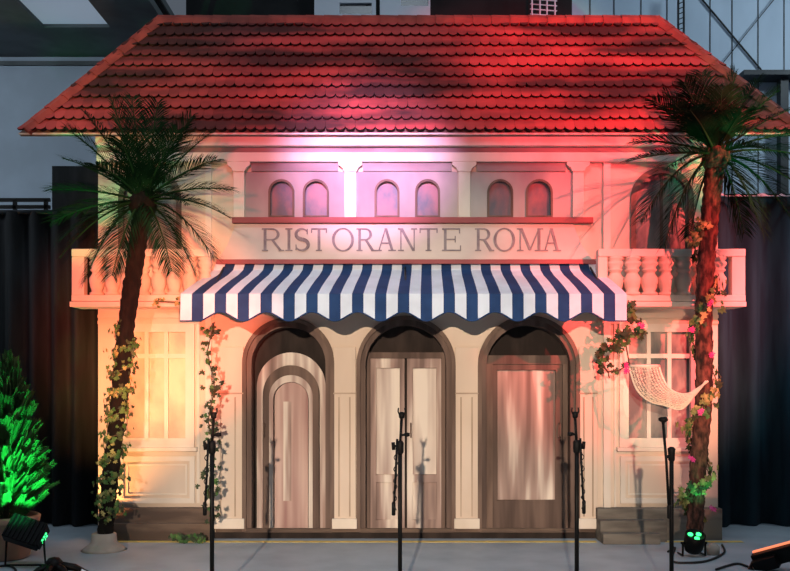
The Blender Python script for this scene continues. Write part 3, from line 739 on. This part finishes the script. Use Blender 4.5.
vine('thin twig with pink blooms holding the left end of the net hammock', 'flowering_vine', [wp(630,328,-.45),wp(626,345,-.45),wp(629,363,-.45),wp(620,370,-.45),wp(608,372,-.45)]+[wp(604,366,-.45)], [M['ivydark'],M['ivy']], 14, .05, .025, [wp(627,370,-.5)], 12, None, .007)
pile = [wp(178+4*i, 535+2*math.sin(i), -.24)+Vector((0,.0,0)) for i in range(8)]
pile = [Vector((p.x,-.30,.05+.015*math.sin(i*2))) for i,p in enumerate(pile)]
vine('little heap of ivy lying on the floor by the left plinth', 'ivy_vine', pile, [M['ivydark'],M['ivy']], 60, .05, .022, (), 13)

# ------------------------------------------------------------------ net hammock
Hm = thing('net_hammock', 'white crocheted net hammock slung from the vine to the right palm', 'hammock', wp(662,400,-.6))
top = [(629,366),(636,388),(649,401),(664,405),(681,409),(694,396),(706,381)]
inn = [(659,366),(662,376),(668,387),(677,393),(687,394),(697,389),(708,381)]
def crv(ps, t):
    u=t*(len(ps)-1); k=min(int(u),len(ps)-2); f=u-k
    p0=ps[max(0,k-1)];p1=ps[k];p2=ps[k+1];p3=ps[min(len(ps)-1,k+2)]
    return [.5*((2*p1[j])+(p2[j]-p0[j])*f+(2*p0[j]-5*p1[j]+4*p2[j]-p3[j])*f*f+(3*p1[j]-p0[j]-3*p2[j]+p3[j])*f**3) for j in (0,1)]
mb = MB(); NU, NV = 34, 10
for i in range(NU+1):
    o_ = crv(top, i/NU); n_ = crv(inn, i/NU)
    wdt = math.hypot(o_[0]-n_[0], o_[1]-n_[1])/108
    for j in range(NV+1):
        f = j/NV; bulge = -min(.12,wdt*.5)*math.sin(PI*f)
        mb.v.append(tuple(wp(o_[0]+(n_[0]-o_[0])*f, o_[1]+(n_[1]-o_[1])*f, -.60-.18*(i/NU)*(1 if i/NU>.0 else 0)+bulge+.12*(1-i/NU))))
for i in range(NU):
    for j in range(NV):
        a=i*(NV+1)+j
        if (i+j)%2: fs=[[a,a+NV+1,a+NV+2],[a,a+NV+2,a+1]]
        else: fs=[[a,a+NV+1,a+1],[a+1,a+NV+1,a+NV+2]]
        for f_ in fs: mb.f.append(f_); mb.mi.append(0); mb.smooth.append(False)
net = mb.build('net', M['rope'], Hm); wf = net.modifiers.new('cords','WIREFRAME'); wf.thickness=.010; wf.use_replace=True; wf.use_even_offset=False
ed = MB()
vs = mb.v
ed.tube([vs[i*(NV+1)] for i in range(NU+1)], .010, 6); ed.tube([vs[i*(NV+1)+NV] for i in range(NU+1)], .010, 6); ed.tube([vs[j] for j in range(NV+1)], .016, 6)
ed.build('edge_cord', M['rope'], Hm)

# ------------------------------------------------------------------ potted conifer
cx, cy = wx(6,-1.0), -1.0
Kf = thing('potted_conifer', 'bushy potted conifer at the far left, lit bright green', 'potted plant', (cx,cy,0))
mb = MB(); mb.lathe([(.17,.0),(.20,.02),(.25,.30),(.28,.31),(.29,.37),(.27,.385),(.25,.37),(.24,.33)], (cx,cy,.001), 24); mb.build('pot', M['terracotta'], Kf)
MB().lathe([(.24,.0),(.2,.02),(.0,.025)], (cx,cy,.33), 20).build('soil', M['dark'], Kf)
MB().tube([(cx,cy,.34),(cx+.01,cy,1.0),(cx,cy,1.75)], [.03,.02,.006], 8).build('stem', M['stem'], Kf)
mb = MB(); rnd.seed(31)
for i in range(420):
    hgt = rnd.random()**1.15; z0 = .42+hgt*1.22; r = (.39*(1-hgt)**.6+.04)*rnd.uniform(.7,1.1)
    a = rnd.uniform(0,2*PI); d = Vector((math.cos(a),math.sin(a),0)); tip = Vector((cx,cy,z0))+d*r*rnd.uniform(.75,1.1)+Vector((0,0,.10+.12*rnd.random()))
    st = Vector((cx,cy,z0-.10))+d*.05
    ax = (tip-st); L_=ax.length; ax.normalize(); sd = ax.cross(Vector((0,0,1))).normalized(); sd = Matrix.Rotation(rnd.uniform(0,PI),3,ax) @ sd
    nn = 12
    for k in range(nn):
        p = st.lerp(tip, .30+.70*k/nn); l = .055*(1-.6*k/nn)+.018
        for s in (-1,1):
            e = p+(ax*.75+sd*s*.7).normalized()*l
            w = ax.cross(sd)*.010
            b_ = sd*s*.004
            mb.add([p-ax*.008,p+ax*.018,e+ax*.006,e-ax*.010,p.lerp(e,.55)+w],[(0,3,4),(3,2,4),(2,1,4),(1,0,4)])
    mb.add([st-sd*.005,st+sd*.005,tip],[(0,1,2)])
mb.build('foliage', M['conifer'], Kf)

# ------------------------------------------------------------------ microphone stands
YM = -2.5
def mic_stand(label):
    x, z1 = wx(212,YM), wz(412,YM)
    t = thing('microphone_stand', label, 'microphone stand', (x, YM, 0), 'microphone stands along the stage front')
    zc_ = wz(447,YM)
    MB().tube([(x,YM,.07),(x,YM,zc_)], .016, 10).build('lower_pole', M['black'], t)
    MB().tube([(x,YM,zc_),(x+.012,YM,z1-.04)], .010, 10).build('upper_pole', M['black'], t)
    m = MB(); m.lathe([(.018,-.05),(.026,-.04),(.028,.03),(.018,.045)], (x,YM,zc_), 12); m.tube([(x,YM,zc_),(x-.055,YM-.01,zc_+.01)], .010, 8); m.tube([(x-.045,YM-.01,zc_-.02),(x-.05,YM-.01,zc_+.035)], .013, 8); m.build('clutch', M['grip'], t)
    m = MB(); m.tube([(x,YM,zc_+.085),(x+.05,YM-.01,zc_+.09)], .009, 8); m.lathe([(.0,-.016),(.02,-.012),(.02,.012),(.0,.016)], (x+.05,YM-.01,zc_+.09), 10); m.build('boom_knob', M['grip'], t)
    MB().tube([(x-.02,YM-.03,zc_+.06),(x-.03,YM-.03,wz(470,YM)),(x-.046,YM-.03,wz(512,YM))], .0085, 8).build('boom_arm', M['black'], t)
    m = MB(); m.lathe([(.008,-.05),(.014,-.045),(.014,.04),(.008,.05)], (x-.046,YM-.03,wz(508,YM)), 10); m.build('counterweight', M['grip'], t)
    m = MB(); c_ = Vector((x+.012,YM,z1-.02)); m.lathe([(.010,-.03),(.020,-.02),(.022,.01),(.012,.02)], c_, 12)
    for s in (-1,1): m.tube([c_+Vector((s*.016,0,.0)),c_+Vector((s*.026,0,.025)),c_+Vector((s*.022,0,.05))], .006, 6)
    m.build('mic_clip', M['grip'], t)
    # cable clipped along the boom
    pts=[]
    for i in range(60):
        f=i/59; a=f*2*PI*5; pts.append((x-.028-.012*f+.013*math.cos(a), YM-.045+.013*math.sin(a), zc_-.03-f*.42))
    MB().tube(pts, .004, 5).build('cable', M['rubber'], t)
    m = MB(); m.lathe([(.02,.05),(.034,.055),(.034,.11),(.02,.12)], (x,YM,0), 12); m.build('tripod_hub', M['grip'], t)
    for k in range(3):
        a = PI/2+2*PI*k/3; d = Vector((math.cos(a),math.sin(a),0))
        MB().tube([Vector((x,YM,.09))+d*.02, Vector((x,YM,.012))+d*.30], .010, 8).build('leg', M['black'], t)
    return t
ms = mic_stand('black microphone stand beside the hanging ivy, left of the first doorway')
for px, lab in ((400,'black microphone stand in front of the middle doorway'), (579,'black microphone stand at the right edge of the third doorway')):
    c_ = copy_tree(ms); c_.location.x = wx(px,YM); c_['label'] = lab
    if px == 579: c_.location.y = -2.42; c_.scale.x = -1
# the fourth stand holds its boom upright beside the pole
x = wx(671.5,YM); t = thing('microphone_stand', 'black microphone stand below the net hammock with its boom standing beside the pole', 'microphone stand', (x,YM,0), 'microphone stands along the stage front')
MB().tube([(x,YM,.07),(x,YM,wz(449,YM))], .0155, 10).build('pole', M['black'], t)
m = MB(); m.lathe([(.016,-.06),(.024,-.05),(.026,.01),(.03,.03),(.014,.045)], (x,YM,wz(453,YM)), 12); m.tube([(x,YM,wz(455,YM)),(x-.05,YM-.03,wz(457,YM))], .012, 8); m.build('clutch', M['grip'], t)
MB().tube([(wx(662,YM),YM-.03,wz(424,YM)),(wx(665,YM),YM-.03,wz(460,YM)),(wx(668,YM),YM-.03,wz(514,YM))], [.011,.010,.010], 8).build('boom_arm', M['black'], t)
MB().lathe([(.010,-.05),(.016,-.045),(.016,.04),(.010,.05)], (wx(668,YM),YM-.03,wz(511,YM)), 10).build('counterweight', M['grip'], t)
m = MB(); m.lathe([(.010,-.03),(.012,-.01),(.034,.005),(.036,.018),(.022,.03)], (wx(662,YM),YM-.03,wz(421,YM)), 12); m.build('mic_clip', M['grip'], t)
m = MB(); m.lathe([(.02,.05),(.034,.055),(.034,.11),(.02,.12)], (x,YM,0), 12); m.build('tripod_hub', M['grip'], t)
for k in range(3):
    a = PI/2+2*PI*k/3; d = Vector((math.cos(a),math.sin(a),0))
    MB().tube([Vector((x,YM,.09))+d*.02, Vector((x,YM,.012))+d*.30], .010, 8).build('leg', M['black'], t)

# ------------------------------------------------------------------ floor lamps
def par_lamp(name, label, x, y, aim, r, L, zc_):
    t = thing(name, label, 'stage light', (x,y,0))
    ax = Vector(aim).normalized(); R = ax.to_track_quat('Z','Y').to_matrix()
    c = Vector((x,y,zc_))
    m = MB(); m.lathe([(r*.55,-L*.5),(r*.8,-L*.42),(r*.95,-L*.2),(r,L*.1),(r,L*.5),(r*.9,L*.5),(r*.88,L*.40)], c, 20, R); m.build('lamp_can', M['black'], t)
    led = MB()
    for k in range(3):
        a = 2*PI*k/3+PI/6; o = Vector((r*.48*math.cos(a), r*.48*math.sin(a), L*.40))
        led.lathe([(r*.26,0),(r*.26,.010),(r*.13,.018)], c+R@o, 10, R)
    led.build('led_lens', M['greenled'], t)['label'] = 'round green lit lenses'
    sx = R@Vector((1,0,0)); sx.z = 0; sx.normalize()
    for s in (-1,1):
        m = MB(); p = c+sx*s*(r+.012); m.tube([p+Vector((0,0,.0)), Vector((p.x,p.y,.015)), Vector((p.x,p.y,.015))+Vector((-sx.y,sx.x,0))*.12], .010, 6); m.lathe([(.0,-.01),(.02,-.008),(.02,.008),(0,.01)], p, 8); m.build('bracket_leg', M['black'], t)
    return t
par_lamp('stage_lamp', 'black round stage lamp with green lenses at the right palm foot', wx(694,-.95), -.95, (.02,-.45,1), .090, .18, .125)
# barn-door flap box beside it
t = thing('flood_lamp', 'square black flood lamp with a green glow tilted before the terracotta pot', 'stage light', (wx(22,-1.5),-1.45,0))
c_ = Vector((wx(23,-1.45),-1.40,.30)); R = Matrix.Rotation(math.radians(18),3,'Y') @ Matrix.Rotation(math.radians(-35),3,'X')
def rbox(m, c, R, a, b, d):
    vs=[c+R@Vector((sx*a,sy*b,sz*d)) for sz in (-1,1) for sx,sy in ((-1,-1),(1,-1),(1,1),(-1,1))]
    m.add(vs,[(0,1,5,4),(1,2,6,5),(2,3,7,6),(3,0,4,7),(4,5,6,7),(3,2,1,0)])
m = MB(); rbox(m, c_, R, .15,.06,.11); m.build('housing', M['black'], t, .01)
m = MB(); rbox(m, c_+R@Vector((.158,-.0,.0)), R, .008,.05,.09); m.build('lens_frame', M['grip'], t)
led = MB()
for k in range(6): led.lathe([(.011,0),(.011,.006),(.006,.010)], c_+R@Vector((.166,-.025+.05*(k%2),-.03+.03*(k//2))), 10, R@Matrix.Rotation(PI/2,3,'Y'))
led.build('led_lens', M['greenled'], t)['label'] = 'round green lit lenses'
m = MB(); m.tube([c_+R@Vector((-.16,0,0)),(c_.x-.17,c_.y,.02),(c_.x+.17,c_.y,.02),c_+R@Vector((.16,0,0))], .011, 6); m.build('yoke', M['black'], t)
m = MB()
for k in range(8): rbox(m, c_+R@Vector((-.13+.037*k,-.07,0)), R, .004,.015,.10)
m.build('heat_sink', M['black'], t)
# lamp feet / clamps in front
t = thing('clamp_stand', 'black floor clamp with pale metal pins in front of the left palm', 'stage light stand', (wx(55,-2.05),-2.05,0))
for k,(dx,dy,l) in enumerate(((-.14,-.15,.16),(.0,-.22,.20),(.16,-.12,.24),(.24,.06,.22))):
    p = Vector((wx(54,-2.05),-2.05,.16))
    MB().tube([p, p+Vector((dx*.6,dy*.6,-.03)), Vector((p.x+dx*1.35,p.y+dy*1.3,.022))], [.035,.03,.022], 8).build('foot', M['black'], t)
    e = p+Vector((dx*.85,dy*.85,-.065)); MB().tube([e+Vector((0,-.03,.02)), e+Vector((dx*.35,dy*.35-.028,-.03))], .008, 6).build('metal_pin', M['framewhite'], t)
MB().lathe([(.04,.10),(.07,.12),(.065,.18),(.04,.21),(.0,.22)], (wx(54,-2.05),-2.05,.0), 14).build('hub', M['black'], t)
# LED batten at right
t = thing('led_batten', 'long black lamp bar with a glowing orange edge at the bottom right corner', 'stage light', (wx(775,-1.5),-1.5,0))
p0 = wp(751,553,-1.4); p1 = wp(815,536,-1.75); d = (p1-p0); L_ = d.length; d.normalize()
upv = Vector((0,-.35,1)); upv = (upv-d*upv.dot(d)).normalized(); sd = d.cross(upv)
Rb = Matrix((d, sd, upv)).transposed()
mid = (p0+p1)/2
m = MB(); rbox(m, mid-upv*.075, Rb, L_/2,.05,.065); m.build('housing', M['black'], t, .008)
m = MB(); rbox(m, mid-upv*.002-sd*.02, Rb, L_/2-.01,.012,.0065); m.build('led_strip', M['orangeled'], t)['label'] = 'glowing orange edge strip'
m = MB(); 
for f in (.06,.80):
    p = p0+d*L_*f-upv*.13; m.box(p.x-.03,p.x+.03,p.y-.06,p.y+.06,.0,max(.05,p.z))
m.build('foot', M['black'], t)
m = MB(); q0=p0-d*.02-upv*.08; m.tube([q0,q0+Vector((-.06,-.08,-.04)),q0+Vector((-.02,-.16,-.08))], .018, 6); rbox(m, p0+d*.06-upv*.09+Vector((0,-.08,0)), Rb, .10,.05,.05); m.build('yoke', M['black'], t)
# cables on the floor
def cable(label, pts):
    P=[Vector((a,b,.012)) for a,b in pts]; out=[]
    for i in range(len(P)-1):
        for k in range(6):
            p0_=P[max(0,i-1)];p1_=P[i];p2_=P[i+1];p3_=P[min(len(P)-1,i+2)];u=k/6
            out.append(.5*((2*p1_)+(p2_-p0_)*u+(2*p0_-5*p1_+4*p2_-p3_)*u*u+(3*p1_-p0_-3*p2_+p3_)*u**3))
    out.append(P[-1]); tag(MB().tube(out,.010,6).build('power_cable', M['rubber']), label, 'cable')
def fp(px, py):   # floor point
    s = (py-378)/1.6; return ((px-395)/s, 900/s-9)
cable('black power cable looping from the right stage lamp to the lamp bar', [fp(668,553),fp(675,549),fp(672,562),fp(688,564),fp(708,562),fp(724,554),fp(722,546)])
cable('black power cable curling in front of the lamp bar at right', [fp(716,571),fp(728,567),fp(738,565),fp(748,568)])
cable('black power cable curling on the floor at the bottom left corner', [fp(-10,569),fp(8,567),fp(16,572),fp(10,577),fp(24,582)])
tag(MB().lathe([(.0,0),(.055,.0),(.06,.07),(.03,.10),(.0,.105)], (wx(713,-.84),-.84,.001), 14).build('plug_box', M['wrap']), 'small white plug box beside the right stage lamp', 'plug')
tag(MB().box(wx(113,-.2), wx(596,-.2), -.25, -.17, .001, .004).build('floor_tape', M['tape']), 'long yellow tape line on the stage floor before the three doorways', 'tape')
tag(MB().box(wx(664,-.2), wx(742,-.2), -.25, -.17, .001, .004).build('floor_tape', M['tape']), 'short yellow tape line on the floor behind the right palm foot', 'tape')
